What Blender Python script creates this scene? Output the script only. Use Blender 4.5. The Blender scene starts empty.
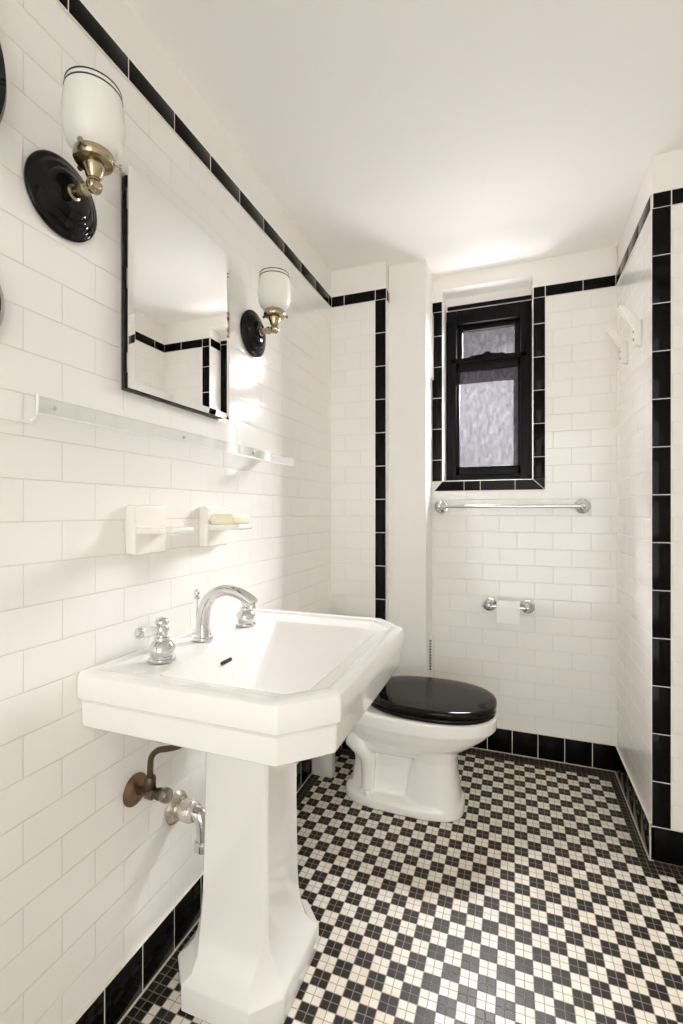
import bpy, bmesh, math
from mathutils import Vector, Matrix
PI = math.pi
R = math.radians
SC = bpy.context.scene
COL = SC.collection

# ------------------------------------------------------------------ camera
cam_d = bpy.data.cameras.new('camera')
cam = bpy.data.objects.new('camera', cam_d)
COL.objects.link(cam)
cam_d.sensor_fit = 'HORIZONTAL'
cam_d.sensor_width = 36.0
cam_d.lens = 465.0 / 683.0 * 36.0
cam_d.clip_start = 0.02
cam.location = (0.83, 0.0, 1.136)
cam.rotation_euler = (R(90), 0, R(20.27))
SC.camera = cam

# ------------------------------------------------------------------ light
W = bpy.data.worlds.new('world')
SC.world = W
W.use_nodes = True
W.node_tree.nodes['Background'].inputs[0].default_value = (1.0, 0.982, 0.955, 1)
W.node_tree.nodes['Background'].inputs[1].default_value = 2.15

def area(name, loc, target, sx, sy, power, color):
    l = bpy.data.lights.new(name, 'AREA')
    l.shape = 'RECTANGLE'; l.size = sx; l.size_y = sy
    l.energy = power; l.color = color
    o = bpy.data.objects.new(name, l); COL.objects.link(o)
    o.location = loc
    o.rotation_euler = (Vector(target) - Vector(loc)).to_track_quat('-Z', 'Y').to_euler()
    return o
# daylight reaching the window from the bright upper right of the light well
area('daylight', (1.60, 4.0, 2.60), (0.72, 2.5, 1.72), 0.75, 1.0, 380, (1.0, 0.98, 0.95))

# added lamp outside below the sill, brightening the ceiling and recess head
area('ceiling_fill', (0.75, 3.25, 0.75), (0.70, 2.5, 1.75), 2.0, 0.8, 110, (1.0, 0.98, 0.95))
# added lamp high outside the window, brightening the floor and toilet
area('floor_fill', (0.25, 3.75, 3.35), (0.70, 2.5, 1.75), 1.7, 1.0, 820, (0.98, 0.985, 1.0))

SC.view_settings.view_transform = 'Standard'
SC.view_settings.look = 'None'
SC.view_settings.gamma = 1.0
SC.view_settings.use_curve_mapping = False
SC.view_settings.exposure = 0.70
SC.cycles.use_denoising = True
SC.cycles.max_bounces = 14
SC.cycles.diffuse_bounces = 10
SC.cycles.glossy_bounces = 6
SC.cycles.transparent_max_bounces = 12
SC.cycles.sample_clamp_indirect = 6.0
SC.cycles.caustics_reflective = False

# ------------------------------------------------------------------ materials
def new_mat(name):
    m = bpy.data.materials.new(name); m.use_nodes = True
    nt = m.node_tree
    return m, nt, nt.nodes['Principled BSDF']

def simple(name, color, rough=0.4, metal=0.0, coat=0.0, bump=0.0, bscale=30, spec=0.5):
    m, nt, b = new_mat(name)
    b.inputs['Base Color'].default_value = (*color, 1)
    b.inputs['Roughness'].default_value = rough
    b.inputs['Metallic'].default_value = metal
    b.inputs['Coat Weight'].default_value = coat
    b.inputs['Coat Roughness'].default_value = 0.04
    b.inputs['Specular IOR Level'].default_value = spec
    tc = nt.nodes.new('ShaderNodeTexCoord')
    no = nt.nodes.new('ShaderNodeTexNoise'); no.inputs['Scale'].default_value = bscale
    no.inputs['Detail'].default_value = 4
    nt.links.new(tc.outputs['Object'], no.inputs['Vector'])
    mr = nt.nodes.new('ShaderNodeMapRange')
    mr.inputs['To Min'].default_value = max(0.0, rough * 0.8); mr.inputs['To Max'].default_value = min(1.0, rough * 1.25)
    nt.links.new(no.outputs['Fac'], mr.inputs['Value']); nt.links.new(mr.outputs['Result'], b.inputs['Roughness'])
    if bump:
        bu = nt.nodes.new('ShaderNodeBump'); bu.inputs['Strength'].default_value = bump
        bu.inputs['Distance'].default_value = 0.002
        nt.links.new(no.outputs['Fac'], bu.inputs['Height']); nt.links.new(bu.outputs['Normal'], b.inputs['Normal'])
    return m

CREAM = (0.86, 0.825, 0.765)
PAINT = simple('cream_wall_paint', (0.89, 0.874, 0.838), 0.55, bump=0.15, bscale=60)
CEILP = simple('ceiling_paint', (0.91, 0.90, 0.878), 0.7, bump=0.1, bscale=50)
GLOSSP = simple('white_gloss_paint', (0.89, 0.875, 0.84), 0.3, bump=0.1, bscale=40)
GROUT = simple('cream_grout', (0.80, 0.76, 0.69), 0.8, bump=0.4, bscale=300)
BTILE = simple('black_glazed_tile', (0.004, 0.0038, 0.004), 0.12, bump=0.10, bscale=25, spec=0.10)
PORC = simple('white_porcelain', (0.93, 0.922, 0.90), 0.07, coat=0.5)
CERAM = simple('white_ceramic', (0.87, 0.85, 0.81), 0.15, coat=0.3)
CHROME = simple('chrome', (0.70, 0.70, 0.70), 0.06, metal=1.0)
NICKEL = simple('aged_brass_nickel', (0.46, 0.38, 0.25), 0.22, metal=1.0, bump=0.1, bscale=120)
OLDMET = simple('tarnished_bronze', (0.11, 0.085, 0.055), 0.32, metal=0.9, bump=0.4, bscale=160)
RUST = simple('rusty_chrome', (0.24, 0.15, 0.09), 0.3, metal=0.85, bump=0.4, bscale=120)
BLACKG = simple('black_gloss_enamel', (0.004, 0.0035, 0.0035), 0.07, spec=0.22)
BLACKW = simple('black_painted_wood', (0.0025, 0.0025, 0.0028), 0.4, bump=0.2, bscale=90, spec=0.12)
BLACKM = simple('black_metal', (0.01, 0.01, 0.01), 0.35)
SEATB = simple('black_lacquered_seat', (0.006, 0.0045, 0.0035), 0.07, spec=0.2)
PAPER = simple('tissue_paper', (0.96, 0.955, 0.94), 0.9, bump=0.5, bscale=250)
SOAP = simple('cream_soap', (0.84, 0.79, 0.60), 0.45, bump=0.1)
MIRROR = simple('mirror_glass', (0.93, 0.93, 0.91), 0.004, metal=1.0)
OPAL = simple('opal_glass', (0.94, 0.93, 0.885), 0.22)
_nt = OPAL.node_tree; _b = _nt.nodes['Principled BSDF']
_tl = _nt.nodes.new('ShaderNodeBsdfTranslucent'); _tl.inputs[0].default_value = (0.9, 0.88, 0.8, 1)
_mx = _nt.nodes.new('ShaderNodeMixShader'); _mx.inputs[0].default_value = 0.10
_nt.links.new(_b.outputs[0], _mx.inputs[1]); _nt.links.new(_tl.outputs[0], _mx.inputs[2])
_nt.links.new(_mx.outputs[0], _nt.nodes['Material Output'].inputs['Surface'])
GREYM = simple('grey_metal', (0.45, 0.43, 0.42), 0.3, metal=0.9)
WELLG = simple('light_well_render', (0.022, 0.022, 0.0235), 0.9, bump=0.5, bscale=10)
RAILSHADE = simple('rail_shade_grey', (0.16, 0.15, 0.17), 0.7)  # grey for the outer sash rail and the shadow beside it
BRASS = simple('brass_screw', (0.55, 0.40, 0.16), 0.25, metal=1.0)

def acrylic():
    m, nt, b = new_mat('clear_acrylic')
    out = nt.nodes['Material Output']
    gl = nt.nodes.new('ShaderNodeBsdfGlossy'); gl.inputs['Roughness'].default_value = 0.03
    gl.inputs['Color'].default_value = (1, 1, 1, 1)
    tr = nt.nodes.new('ShaderNodeBsdfTransparent'); tr.inputs['Color'].default_value = (0.988, 0.99, 0.988, 1)
    df = nt.nodes.new('ShaderNodeBsdfDiffuse'); df.inputs['Color'].default_value = (0.9, 0.9, 0.88, 1)
    m1 = nt.nodes.new('ShaderNodeMixShader'); m1.inputs[0].default_value = 0.04
    nt.links.new(tr.outputs[0], m1.inputs[1]); nt.links.new(df.outputs[0], m1.inputs[2])
    fr = nt.nodes.new('ShaderNodeFresnel'); fr.inputs['IOR'].default_value = 1.5
    m2 = nt.nodes.new('ShaderNodeMixShader')
    ge = nt.nodes.new('ShaderNodeNewGeometry')
    sb = nt.nodes.new('ShaderNodeMath'); sb.operation = 'SUBTRACT'; sb.inputs[0].default_value = 1.0; nt.links.new(ge.outputs['Backfacing'], sb.inputs[1])
    mu = nt.nodes.new('ShaderNodeMath'); mu.operation = 'MULTIPLY'; nt.links.new(fr.outputs[0], mu.inputs[0]); nt.links.new(sb.outputs[0], mu.inputs[1])
    nt.links.new(mu.outputs[0], m2.inputs[0]); nt.links.new(m1.outputs[0], m2.inputs[1]); nt.links.new(gl.outputs[0], m2.inputs[2])
    nt.links.new(m2.outputs[0], out.inputs['Surface'])
    return m
ACRYL = acrylic()

def frosted():
    m, nt, b = new_mat('frosted_window_glass')
    out = nt.nodes['Material Output']
    tc = nt.nodes.new('ShaderNodeTexCoord')
    mp = nt.nodes.new('ShaderNodeMapping'); mp.inputs['Scale'].default_value = (20, 1, 9); mp.inputs['Rotation'].default_value = (0, 0.5, 0)
    n1 = nt.nodes.new('ShaderNodeTexNoise'); n1.inputs['Scale'].default_value = 3; n1.inputs['Detail'].default_value = 8; n1.inputs['Roughness'].default_value = 0.7
    n1.inputs['Distortion'].default_value = 0.6
    nt.links.new(tc.outputs['Object'], mp.inputs[0]); nt.links.new(mp.outputs[0], n1.inputs['Vector'])
    cr = nt.nodes.new('ShaderNodeValToRGB')
    cr.color_ramp.elements[0].position = 0.3; cr.color_ramp.elements[0].color = (0.26, 0.25, 0.285, 1)
    cr.color_ramp.elements[1].position = 0.72; cr.color_ramp.elements[1].color = (0.60, 0.585, 0.61, 1)
    nt.links.new(n1.outputs['Fac'], cr.inputs[0])
    tl = nt.nodes.new('ShaderNodeBsdfTranslucent'); df = nt.nodes.new('ShaderNodeBsdfDiffuse')
    nt.links.new(cr.outputs[0], tl.inputs[0]); nt.links.new(cr.outputs[0], df.inputs[0])
    a = nt.nodes.new('ShaderNodeMixShader'); a.inputs[0].default_value = 0.85
    nt.links.new(tl.outputs[0], a.inputs[1]); nt.links.new(df.outputs[0], a.inputs[2])
    tr = nt.nodes.new('ShaderNodeBsdfTransparent'); tr.inputs[0].default_value = (0.98, 0.98, 0.99, 1)
    c = nt.nodes.new('ShaderNodeMixShader'); c.inputs[0].default_value = 0.02
    c2 = nt.nodes.new('ShaderNodeValToRGB')
    c2.color_ramp.elements[0].position = 0.3; c2.color_ramp.elements[0].color = (0.68, 0.67, 0.70, 1)
    c2.color_ramp.elements[1].position = 0.7; c2.color_ramp.elements[1].color = (0.99, 0.98, 0.99, 1)
    nt.links.new(n1.outputs['Fac'], c2.inputs[0]); nt.links.new(c2.outputs[0], tr.inputs[0])
    nt.links.new(tr.outputs[0], c.inputs[1]); nt.links.new(a.outputs[0], c.inputs[2])
    nt.links.new(c.outputs[0], out.inputs['Surface'])
    return m
FROST = frosted()

class NG:
    """small helper for math-node expressions"""
    def __init__(s, nt): s.nt = nt
    def m(s, op, a, b=None, c=None):
        n = s.nt.nodes.new('ShaderNodeMath'); n.operation = op
        for i, v in enumerate((a, b, c)):
            if v is None: continue
            if isinstance(v, (int, float)): n.inputs[i].default_value = v
            else: s.nt.links.new(v, n.inputs[i])
        return n.outputs[0]
    def mix(s, f, a, b):
        n = s.nt.nodes.new('ShaderNodeMix'); n.data_type = 'RGBA'
        for sock, v in ((n.inputs[0], f), (n.inputs[6], a), (n.inputs[7], b)):
            if isinstance(v, tuple): sock.default_value = (*v, 1)
            elif isinstance(v, (int, float)): sock.default_value = v
            else: s.nt.links.new(v, sock)
        return n.outputs[2]

BW, RH = 0.1545, 0.0774
def subway(name, axis, shift):
    """3x6 inch cream subway tile, running bond, rows counted up from the base tiles"""
    m, nt, b = new_mat(name)
    g = NG(nt)
    tc = nt.nodes.new('ShaderNodeTexCoord')
    sp = nt.nodes.new('ShaderNodeSeparateXYZ'); nt.links.new(tc.outputs['Object'], sp.inputs[0])
    h = g.m('ADD', sp.outputs[axis], shift + BW * 20)
    v = g.m('ADD', sp.outputs['Z'], RH * 4 - 0.112)
    co = nt.nodes.new('ShaderNodeCombineXYZ'); nt.links.new(h, co.inputs[0]); nt.links.new(v, co.inputs[1])
    br = nt.nodes.new('ShaderNodeTexBrick')
    br.offset = 0.5; br.offset_frequency = 2
    br.inputs['Scale'].default_value = 1.0
    br.inputs['Brick Width'].default_value = BW; br.inputs['Row Height'].default_value = RH
    br.inputs['Mortar Size'].default_value = 0.0013; br.inputs['Mortar Smooth'].default_value = 0.6
    br.inputs['Color1'].default_value = (0.91, 0.898, 0.872, 1)
    br.inputs['Color2'].default_value = (0.892, 0.878, 0.848, 1)
    br.inputs['Mortar'].default_value = (0.79, 0.76, 0.70, 1)
    nt.links.new(co.outputs[0], br.inputs['Vector'])
    nt.links.new(br.outputs['Color'], b.inputs['Base Color'])
    rr = g.m('MULTIPLY_ADD', br.outputs['Fac'], 0.5, 0.10)
    nt.links.new(rr, b.inputs['Roughness'])
    # cushion edge of each tile plus a slow handmade waviness
    no = nt.nodes.new('ShaderNodeTexNoise'); no.inputs['Scale'].default_value = 7; no.inputs['Detail'].default_value = 1
    nt.links.new(tc.outputs['Object'], no.inputs['Vector'])
    rnd = nt.nodes.new('ShaderNodeTexNoise'); rnd.inputs['Scale'].default_value = 40; rnd.inputs['Detail'].default_value = 1
    nt.links.new(tc.outputs['Object'], rnd.inputs['Vector'])
    row = g.m('FLOOR', g.m('DIVIDE', v, RH))
    hh = g.m('ADD', g.m('DIVIDE', h, BW), g.m('MULTIPLY', g.m('SUBTRACT', 1.0, g.m('MODULO', row, 2.0)), 0.5))
    cl = nt.nodes.new('ShaderNodeCombineXYZ'); nt.links.new(g.m('FLOOR', hh), cl.inputs[0]); nt.links.new(row, cl.inputs[1])
    wn = nt.nodes.new('ShaderNodeTexWhiteNoise'); wn.noise_dimensions = '2D'; nt.links.new(cl.outputs[0], wn.inputs['Vector'])
    sc = nt.nodes.new('ShaderNodeSeparateColor'); nt.links.new(wn.outputs['Color'], sc.inputs[0])
    tx = g.m('SUBTRACT', g.m('FRACT', hh), 0.5); ty = g.m('SUBTRACT', g.m('FRACT', g.m('DIVIDE', v, RH)), 0.5)
    tilt = g.m('ADD', g.m('MULTIPLY', tx, g.m('MULTIPLY_ADD', sc.outputs[0], 2.0, -1.0)), g.m('MULTIPLY', ty, g.m('MULTIPLY_ADD', sc.outputs[1], 1.2, -0.6)))
    dome = g.m('MULTIPLY', g.m('ADD', g.m('POWER', g.m('ABSOLUTE', g.m('MULTIPLY', tx, 2.0)), 6.0), g.m('POWER', g.m('ABSOLUTE', g.m('MULTIPLY', ty, 2.0)), 6.0)), -0.25)
    hgt = g.m('ADD', g.m('ADD', g.m('MULTIPLY', br.outputs['Fac'], -0.8), g.m('ADD', tilt, dome)), g.m('ADD', g.m('MULTIPLY', no.outputs['Fac'], 1.6), g.m('MULTIPLY', rnd.outputs['Fac'], 0.10)))
    bu = nt.nodes.new('ShaderNodeBump'); bu.inputs['Strength'].default_value = 0.8; bu.inputs['Distance'].default_value = 0.0011
    nt.links.new(hgt, bu.inputs['Height']); nt.links.new(bu.outputs['Normal'], b.inputs['Normal'])
    b.inputs['Coat Weight'].default_value = 0.2
    return m
TILE_L = subway('subway_tile_side', 'Y', 0.02925)
TILE_B = subway('subway_tile_back', 'X', 0.08025)
TILE_P = subway('subway_tile_pillar', 'X', 0.0)

def mosaic():
    m, nt, b = new_mat('black_white_mosaic_floor')
    g = NG(nt)
    tc = nt.nodes.new('ShaderNodeTexCoord')
    sp = nt.nodes.new('ShaderNodeSeparateXYZ'); nt.links.new(tc.outputs['Object'], sp.inputs[0])
    X, Y = sp.outputs['X'], sp.outputs['Y']
    px, py = 0.0423, 0.04156
    ux = g.m('DIVIDE', g.m('SUBTRACT', X, 1.215 - px * 60), px)      # checks
    uy = g.m('DIVIDE', g.m('SUBTRACT', Y, 2.229 - py * 120), py)
    chk = g.m('MODULO', g.m('ADD', g.m('FLOOR', ux), g.m('FLOOR', uy)), 2.0)   # 0 / 1
    chk = g.m('LESS_THAN', chk, 0.5)
    # white where (i+j) even counted from the corner (-1,-1)
    # border bands
    bl = g.m('LESS_THAN', X, 0.0523)
    bb = g.m('GREATER_THAN', Y, 2.2535)
    br_ = g.m('MULTIPLY', g.m('GREATER_THAN', X, 1.2152), g.m('GREATER_THAN', Y, 1.712))
    b2 = g.m('MULTIPLY', g.m('LESS_THAN', X, 0.452), g.m('GREATER_THAN', Y, 2.045))
    border = g.m('MAXIMUM', g.m('MAXIMUM', bl, bb), g.m('MAXIMUM', br_, b2))
    white = g.m('MULTIPLY', chk, g.m('SUBTRACT', 1.0, border))
    # tesserae
    tx = g.m('FRACT', g.m('MULTIPLY', ux, 2.0)); ty = g.m('FRACT', g.m('MULTIPLY', uy, 2.0))
    ex = g.m('MINIMUM', tx, g.m('SUBTRACT', 1.0, tx)); ey = g.m('MINIMUM', ty, g.m('SUBTRACT', 1.0, ty))
    e = g.m('MINIMUM', ex, ey)
    mr = nt.nodes.new('ShaderNodeMapRange'); mr.inputs['From Min'].default_value = 0.03; mr.inputs['From Max'].default_value = 0.075
    nt.links.new(e, mr.inputs['Value'])
    tilef = mr.outputs['Result']
    cell = nt.nodes.new('ShaderNodeCombineXYZ')
    nt.links.new(g.m('FLOOR', g.m('MULTIPLY', ux, 2.0)), cell.inputs[0]); nt.links.new(g.m('FLOOR', g.m('MULTIPLY', uy, 2.0)), cell.inputs[1])
    wn = nt.nodes.new('ShaderNodeTexWhiteNoise'); wn.noise_dimensions = '2D'; nt.links.new(cell.outputs[0], wn.inputs['Vector'])
    rnd = wn.outputs['Value']
    dirt = nt.nodes.new('ShaderNodeTexNoise'); dirt.inputs['Scale'].default_value = 3.0; dirt.inputs['Detail'].default_value = 6
    nt.links.new(tc.outputs['Object'], dirt.inputs['Vector'])
    wcol = g.mix(rnd, (0.88, 0.84, 0.745), (0.80, 0.75, 0.645))
    stain = g.m('MULTIPLY', g.m('GREATER_THAN', dirt.outputs['Fac'], 0.58), 0.30)
    wcol = g.mix(stain, wcol, (0.70, 0.60, 0.42))
    bcol = g.mix(rnd, (0.007, 0.006, 0.005), (0.018, 0.015, 0.012))
    col = g.mix(white, bcol, wcol)
    gcol = g.mix(white, (0.24, 0.21, 0.16), (0.40, 0.36, 0.28))
    col = g.mix(tilef, gcol, col)
    nt.links.new(col, b.inputs['Base Color'])
    nt.links.new(g.m('MULTIPLY_ADD', tilef, -0.36, 0.74), b.inputs['Roughness'])
    b.inputs['Specular IOR Level'].default_value = 0.3
    bu = nt.nodes.new('ShaderNodeBump'); bu.inputs['Strength'].default_value = 0.6; bu.inputs['Distance'].default_value = 0.0012
    n2 = nt.nodes.new('ShaderNodeTexNoise'); n2.inputs['Scale'].default_value = 60; nt.links.new(tc.outputs['Object'], n2.inputs['Vector'])
    nt.links.new(g.m('ADD', tilef, g.m('ADD', g.m('MULTIPLY', rnd, 0.25), g.m('MULTIPLY', n2.outputs['Fac'], 0.3))), bu.inputs['Height'])
    nt.links.new(bu.outputs['Normal'], b.inputs['Normal'])
    return m
MOSAIC = mosaic()

# ------------------------------------------------------------------ geometry helpers
def finish(name, bm, mats, parent=None, angle=38, loc=None, bevel=0, kind=None, smooth=True):
    bmesh.ops.recalc_face_normals(bm, faces=bm.faces)
    if smooth:
        for f in bm.faces: f.smooth = True
        for e in bm.edges:
            e.smooth = len(e.link_faces) == 2 and e.calc_face_angle(4) < R(angle)
    me = bpy.data.meshes.new(name); bm.to_mesh(me); bm.free()
    for mt in (mats if isinstance(mats, (list, tuple)) else [mats]): me.materials.append(mt)
    o = bpy.data.objects.new(name, me); COL.objects.link(o)
    if parent is not None: o.parent = parent
    if loc is not None: o.location = loc
    if bevel:
        md = o.modifiers.new('bevel', 'BEVEL'); md.width = bevel; md.segments = 3; md.limit_method = 'ANGLE'; md.angle_limit = R(40)
        md.harden_normals = False
    if kind: o['kind'] = kind
    return o

def box(bm, x0, x1, y0, y1, z0, z1, mi=0, bev=0.0, segs=2):
    r = bmesh.ops.create_cube(bm, size=1.0)
    vs = r['verts']
    for v in vs:
        v.co = Vector(((x0 + x1) / 2 + v.co.x * (x1 - x0), (y0 + y1) / 2 + v.co.y * (y1 - y0), (z0 + z1) / 2 + v.co.z * (z1 - z0)))
    fs = {f for v in vs for f in v.link_faces}
    for f in fs: f.material_index = mi
    if bev:
        es = list({e for v in vs for e in v.link_edges})
        rr = bmesh.ops.bevel(bm, geom=es, offset=bev, segments=segs, profile=0.5, affect='EDGES')
        for f in rr['faces']: f.material_index = mi
    return vs

def loft(bm, rings, cap0=True, cap1=True, mi=0, closed=True):
    rs = [[bm.verts.new(p) for p in r] for r in rings]
    n = len(rs[0])
    for a, b in zip(rs, rs[1:]):
        for i in range(n if closed else n - 1):
            j = (i + 1) % n
            f = bm.faces.new((a[i], a[j], b[j], b[i])); f.material_index = mi
    if cap0: f = bm.faces.new(list(reversed(rs[0]))); f.material_index = mi
    if cap1: f = bm.faces.new(rs[-1]); f.material_index = mi
    return rs

def lathe(bm, prof, origin=(0, 0, 0), axis='Z', n=40, mi=0, cap0=True, cap1=True):
    """prof: list of (radius, height along axis)"""
    o = Vector(origin); rings = []
    for r, h in prof:
        ring = []
        for k in range(n):
            a = 2 * PI * k / n; c, s = r * math.cos(a), r * math.sin(a)
            if axis == 'Z': p = Vector((c, s, h))
            elif axis == 'X': p = Vector((h, c, s))
            else: p = Vector((s, h, c))
            ring.append(o + p)
        rings.append(ring)
    return loft(bm, rings, cap0, cap1, mi)

def tube(bm, pts, radii, n=16, mi=0, sub=6, caps=True):
    """smooth tube through points (Catmull-Rom)"""
    P = [Vector(p) for p in pts]
    if isinstance(radii, (int, float)): radii = [radii] * len(P)
    if sub > 1 and len(P) > 2:
        Q, RR = [], []
        for i in range(len(P) - 1):
            p0 = P[max(i - 1, 0)]; p1 = P[i]; p2 = P[i + 1]; p3 = P[min(i + 2, len(P) - 1)]
            for k in range(sub):
                t = k / sub
                Q.append(0.5 * ((2 * p1) + (-p0 + p2) * t + (2 * p0 - 5 * p1 + 4 * p2 - p3) * t * t + (-p0 + 3 * p1 - 3 * p2 + p3) * t ** 3))
                RR.append(radii[i] * (1 - t) + radii[i + 1] * t)
        Q.append(P[-1]); RR.append(radii[-1])
    else: Q, RR = P, list(radii)
    rings = []; nrm = None
    for i, p in enumerate(Q):
        t = (Q[min(i + 1, len(Q) - 1)] - Q[max(i - 1, 0)]).normalized()
        if nrm is None:
            nrm = t.orthogonal().normalized()
        else:
            nrm = (nrm - t * nrm.dot(t)).normalized()
        bn = t.cross(nrm)
        rings.append([p + (nrm * math.cos(2 * PI * k / n) + bn * math.sin(2 * PI * k / n)) * RR[i] for k in range(n)])
    return loft(bm, rings, caps, caps, mi)

def sphere(bm, c, r, sc=(1, 1, 1), mi=0, u=20, v=12):
    res = bmesh.ops.create_uvsphere(bm, u_segments=u, v_segments=v, radius=r)
    for w in res['verts']:
        w.co = Vector((w.co.x * sc[0], w.co.y * sc[1], w.co.z * sc[2])) + Vector(c)
    for f in {f for w in res['verts'] for f in w.link_faces}: f.material_index = mi

def fillet_poly(corners, rad, seg=4):
    """2D polygon with rounded corners, always len(corners)*(seg+1) points"""
    n = len(corners); out = []
    rads = rad if isinstance(rad, (list, tuple)) else [rad] * n
    for i in range(n):
        p = Vector(corners[i]); a = Vector(corners[i - 1]); b = Vector(corners[(i + 1) % n])
        da = (a - p).normalized(); db = (b - p).normalized()
        th = da.angle(db); r = rads[i]
        d = min(r / math.tan(th / 2), (a - p).length * 0.48, (b - p).length * 0.48)
        p0 = p + da * d; p1 = p + db * d
        for k in range(seg + 1):
            t = k / seg
            out.append((p0 * (1 - t) ** 2 + p * 2 * t * (1 - t) + p1 * t * t))
    return out

def empty(name, loc, label=None, cat=None, group=None, rz=0):
    o = bpy.data.objects.new(name, None); COL.objects.link(o)
    o.location = loc; o.rotation_euler = (0, 0, rz); o.empty_display_size = 0.02
    if label: tag(o, label, cat, group)
    return o
def tag(o, label, cat, group=None):
    o['label'] = label; o['category'] = cat
    if group: o['group'] = group
    return o

# ------------------------------------------------------------------ room dimensions (metres)
YB, YR, YC, YP = 2.33, 2.098, 2.15, 1.7787
XR, XE, XCH = 1.2565, 0.2755, 0.452
ZC, ZT, ZB, BH = 2.302, 2.174, 2.125, 0.112
X2, Y0 = 2.15, -1.6
WX0, WX1, WZ0, WZ1 = 0.501, 0.917, 1.287, 2.237      # window opening
WD = 2.44                                            # plane of the window joinery

# ------------------------------------------------------------------ structure
bm = bmesh.new(); box(bm, -0.1, X2 + 0.1, Y0, YB + 0.1, -0.06, 0.0)
finish('floor', bm, MOSAIC, kind='structure', smooth=False)
bm = bmesh.new(); box(bm, -0.1, X2 + 0.1, Y0, YB + 0.1, ZC, ZC + 0.08)
finish('ceiling', bm, CEILP, kind='structure', smooth=False)

def wall(name, boxes, tile):
    """boxes tiled below the top of the band course, painted above it"""
    bm = bmesh.new()
    for (x0, x1, y0, y1, z0, z1, mi) in boxes: box(bm, x0, x1, y0, y1, z0, z1, mi)
    return finish(name, bm, [tile, PAINT], kind='structure', smooth=False)
wall('wall_left', [(-0.1, 0, Y0, YR, 0, ZT, 0), (-0.1, 0, Y0, YR, ZT, ZC, 1)], TILE_L)
wall('wall_return', [(-0.1, XE, YR, YB + 0.35, 0, ZT, 0), (-0.1, XE - 0.002, YR + 0.002, YB + 0.35, ZT, ZC, 1)], TILE_B)
wall('wall_chase', [(XE, XCH, YC, YB + 0.35, 0, ZC, 1)], TILE_B)
wall('wall_back', [
    (XCH, WX0, YB, YB + 0.35, 0, ZT, 0), (WX1, XR, YB, YB + 0.35, 0, ZT, 0), (WX0, WX1, YB, YB + 0.35, 0, WZ0, 0),
    (XCH, WX0, YB, YB + 0.35, ZT, ZC, 1), (WX1, XR, YB, YB + 0.35, ZT, ZC, 1), (WX0, WX1, YB, YB + 0.35, WZ1, ZC, 1)], TILE_B)
wall('wall_right', [(XR, XR + 0.1, YP + 0.1, YB + 0.35, 0, ZT, 0), (XR + 0.002, XR + 0.1, YP + 0.1, YB + 0.35, ZT, ZC, 1)], TILE_L)
wall('wall_pillar', [(XR, X2 + 0.1, YP, YP + 0.1, 0, ZT, 0), (XR + 0.002, X2 + 0.1, YP + 0.002, YP + 0.1, ZT, ZC, 1)], TILE_P)
wall('wall_far_right', [(X2, X2 + 0.1, Y0, YP, 0, ZC, 1)], TILE_L)
# rear wall with the wide open doorway the fill light comes through
wall('wall_rear', [(-0.1, 0.35, Y0 - 0.1, Y0, 0, ZC, 1), (1.75, X2 + 0.1, Y0 - 0.1, Y0, 0, ZC, 1), (0.35, 1.75, Y0 - 0.1, Y0, 2.12, ZC, 1)], TILE_B)
# plaster reveal lining of the window recess
bm = bmesh.new()
box(bm, WX0 - 0.001, WX0 + 0.001, YB + 0.001, WD + 0.1, WZ0, WZ1)
box(bm, WX1 - 0.001, WX1 + 0.001, YB + 0.001, WD + 0.1, WZ0, WZ1)
box(bm, WX0, WX1, YB + 0.001, WD + 0.1, WZ1 - 0.003, WZ1 + 0.001)
box(bm, WX0, WX1, YB + 0.001, WD + 0.1, WZ0 - 0.001, WZ0 + 0.003)
finish('trim_window_reveal', bm, GLOSSP, kind='structure', smooth=False)

# runs of black tile: (start, end) along an axis, each tile a bevelled slab on a grout bed
def tile_run(name, axis, a0, a1, first, step, fixed, out, z0, z1, thick=0.006, gap=0.0025):
    """axis 'x'/'y' for horizontal runs: joints at first + k*step; fixed = wall plane, out = +1/-1 side"""
    bm = bmesh.new()
    def put(u0, u1, w0, w1, t0, t1, mi, bev=0):
        d0, d1 = sorted((fixed + out * t0, fixed + out * t1))
        if axis == 'x': box(bm, u0, u1, d0, d1, w0, w1, mi, bev)
        elif axis == 'y': box(bm, d0, d1, u0, u1, w0, w1, mi, bev)
        elif axis == 'zx': box(bm, w0, w1, d0, d1, u0, u1, mi, bev)       # vertical column on a y-facing wall
        elif axis == 'zy': box(bm, d0, d1, w0, w1, u0, u1, mi, bev)
    put(a0, a1, z0, z1, -0.004, thick - 0.0008, 1)
    k = math.floor((a0 - first) / step)
    while first + k * step < a1 - 0.003:
        u0 = max(a0, first + k * step) + gap / 2; u1 = min(a1, first + (k + 1) * step) - gap / 2
        if u1 - u0 > 0.004: put(u0, u1, z0 + gap / 6, z1 - gap / 6, -0.002, thick, 0, 0.0012)
        k += 1
    return finish(name, bm, [BTILE, GROUT], kind='structure', angle=50)

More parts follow.
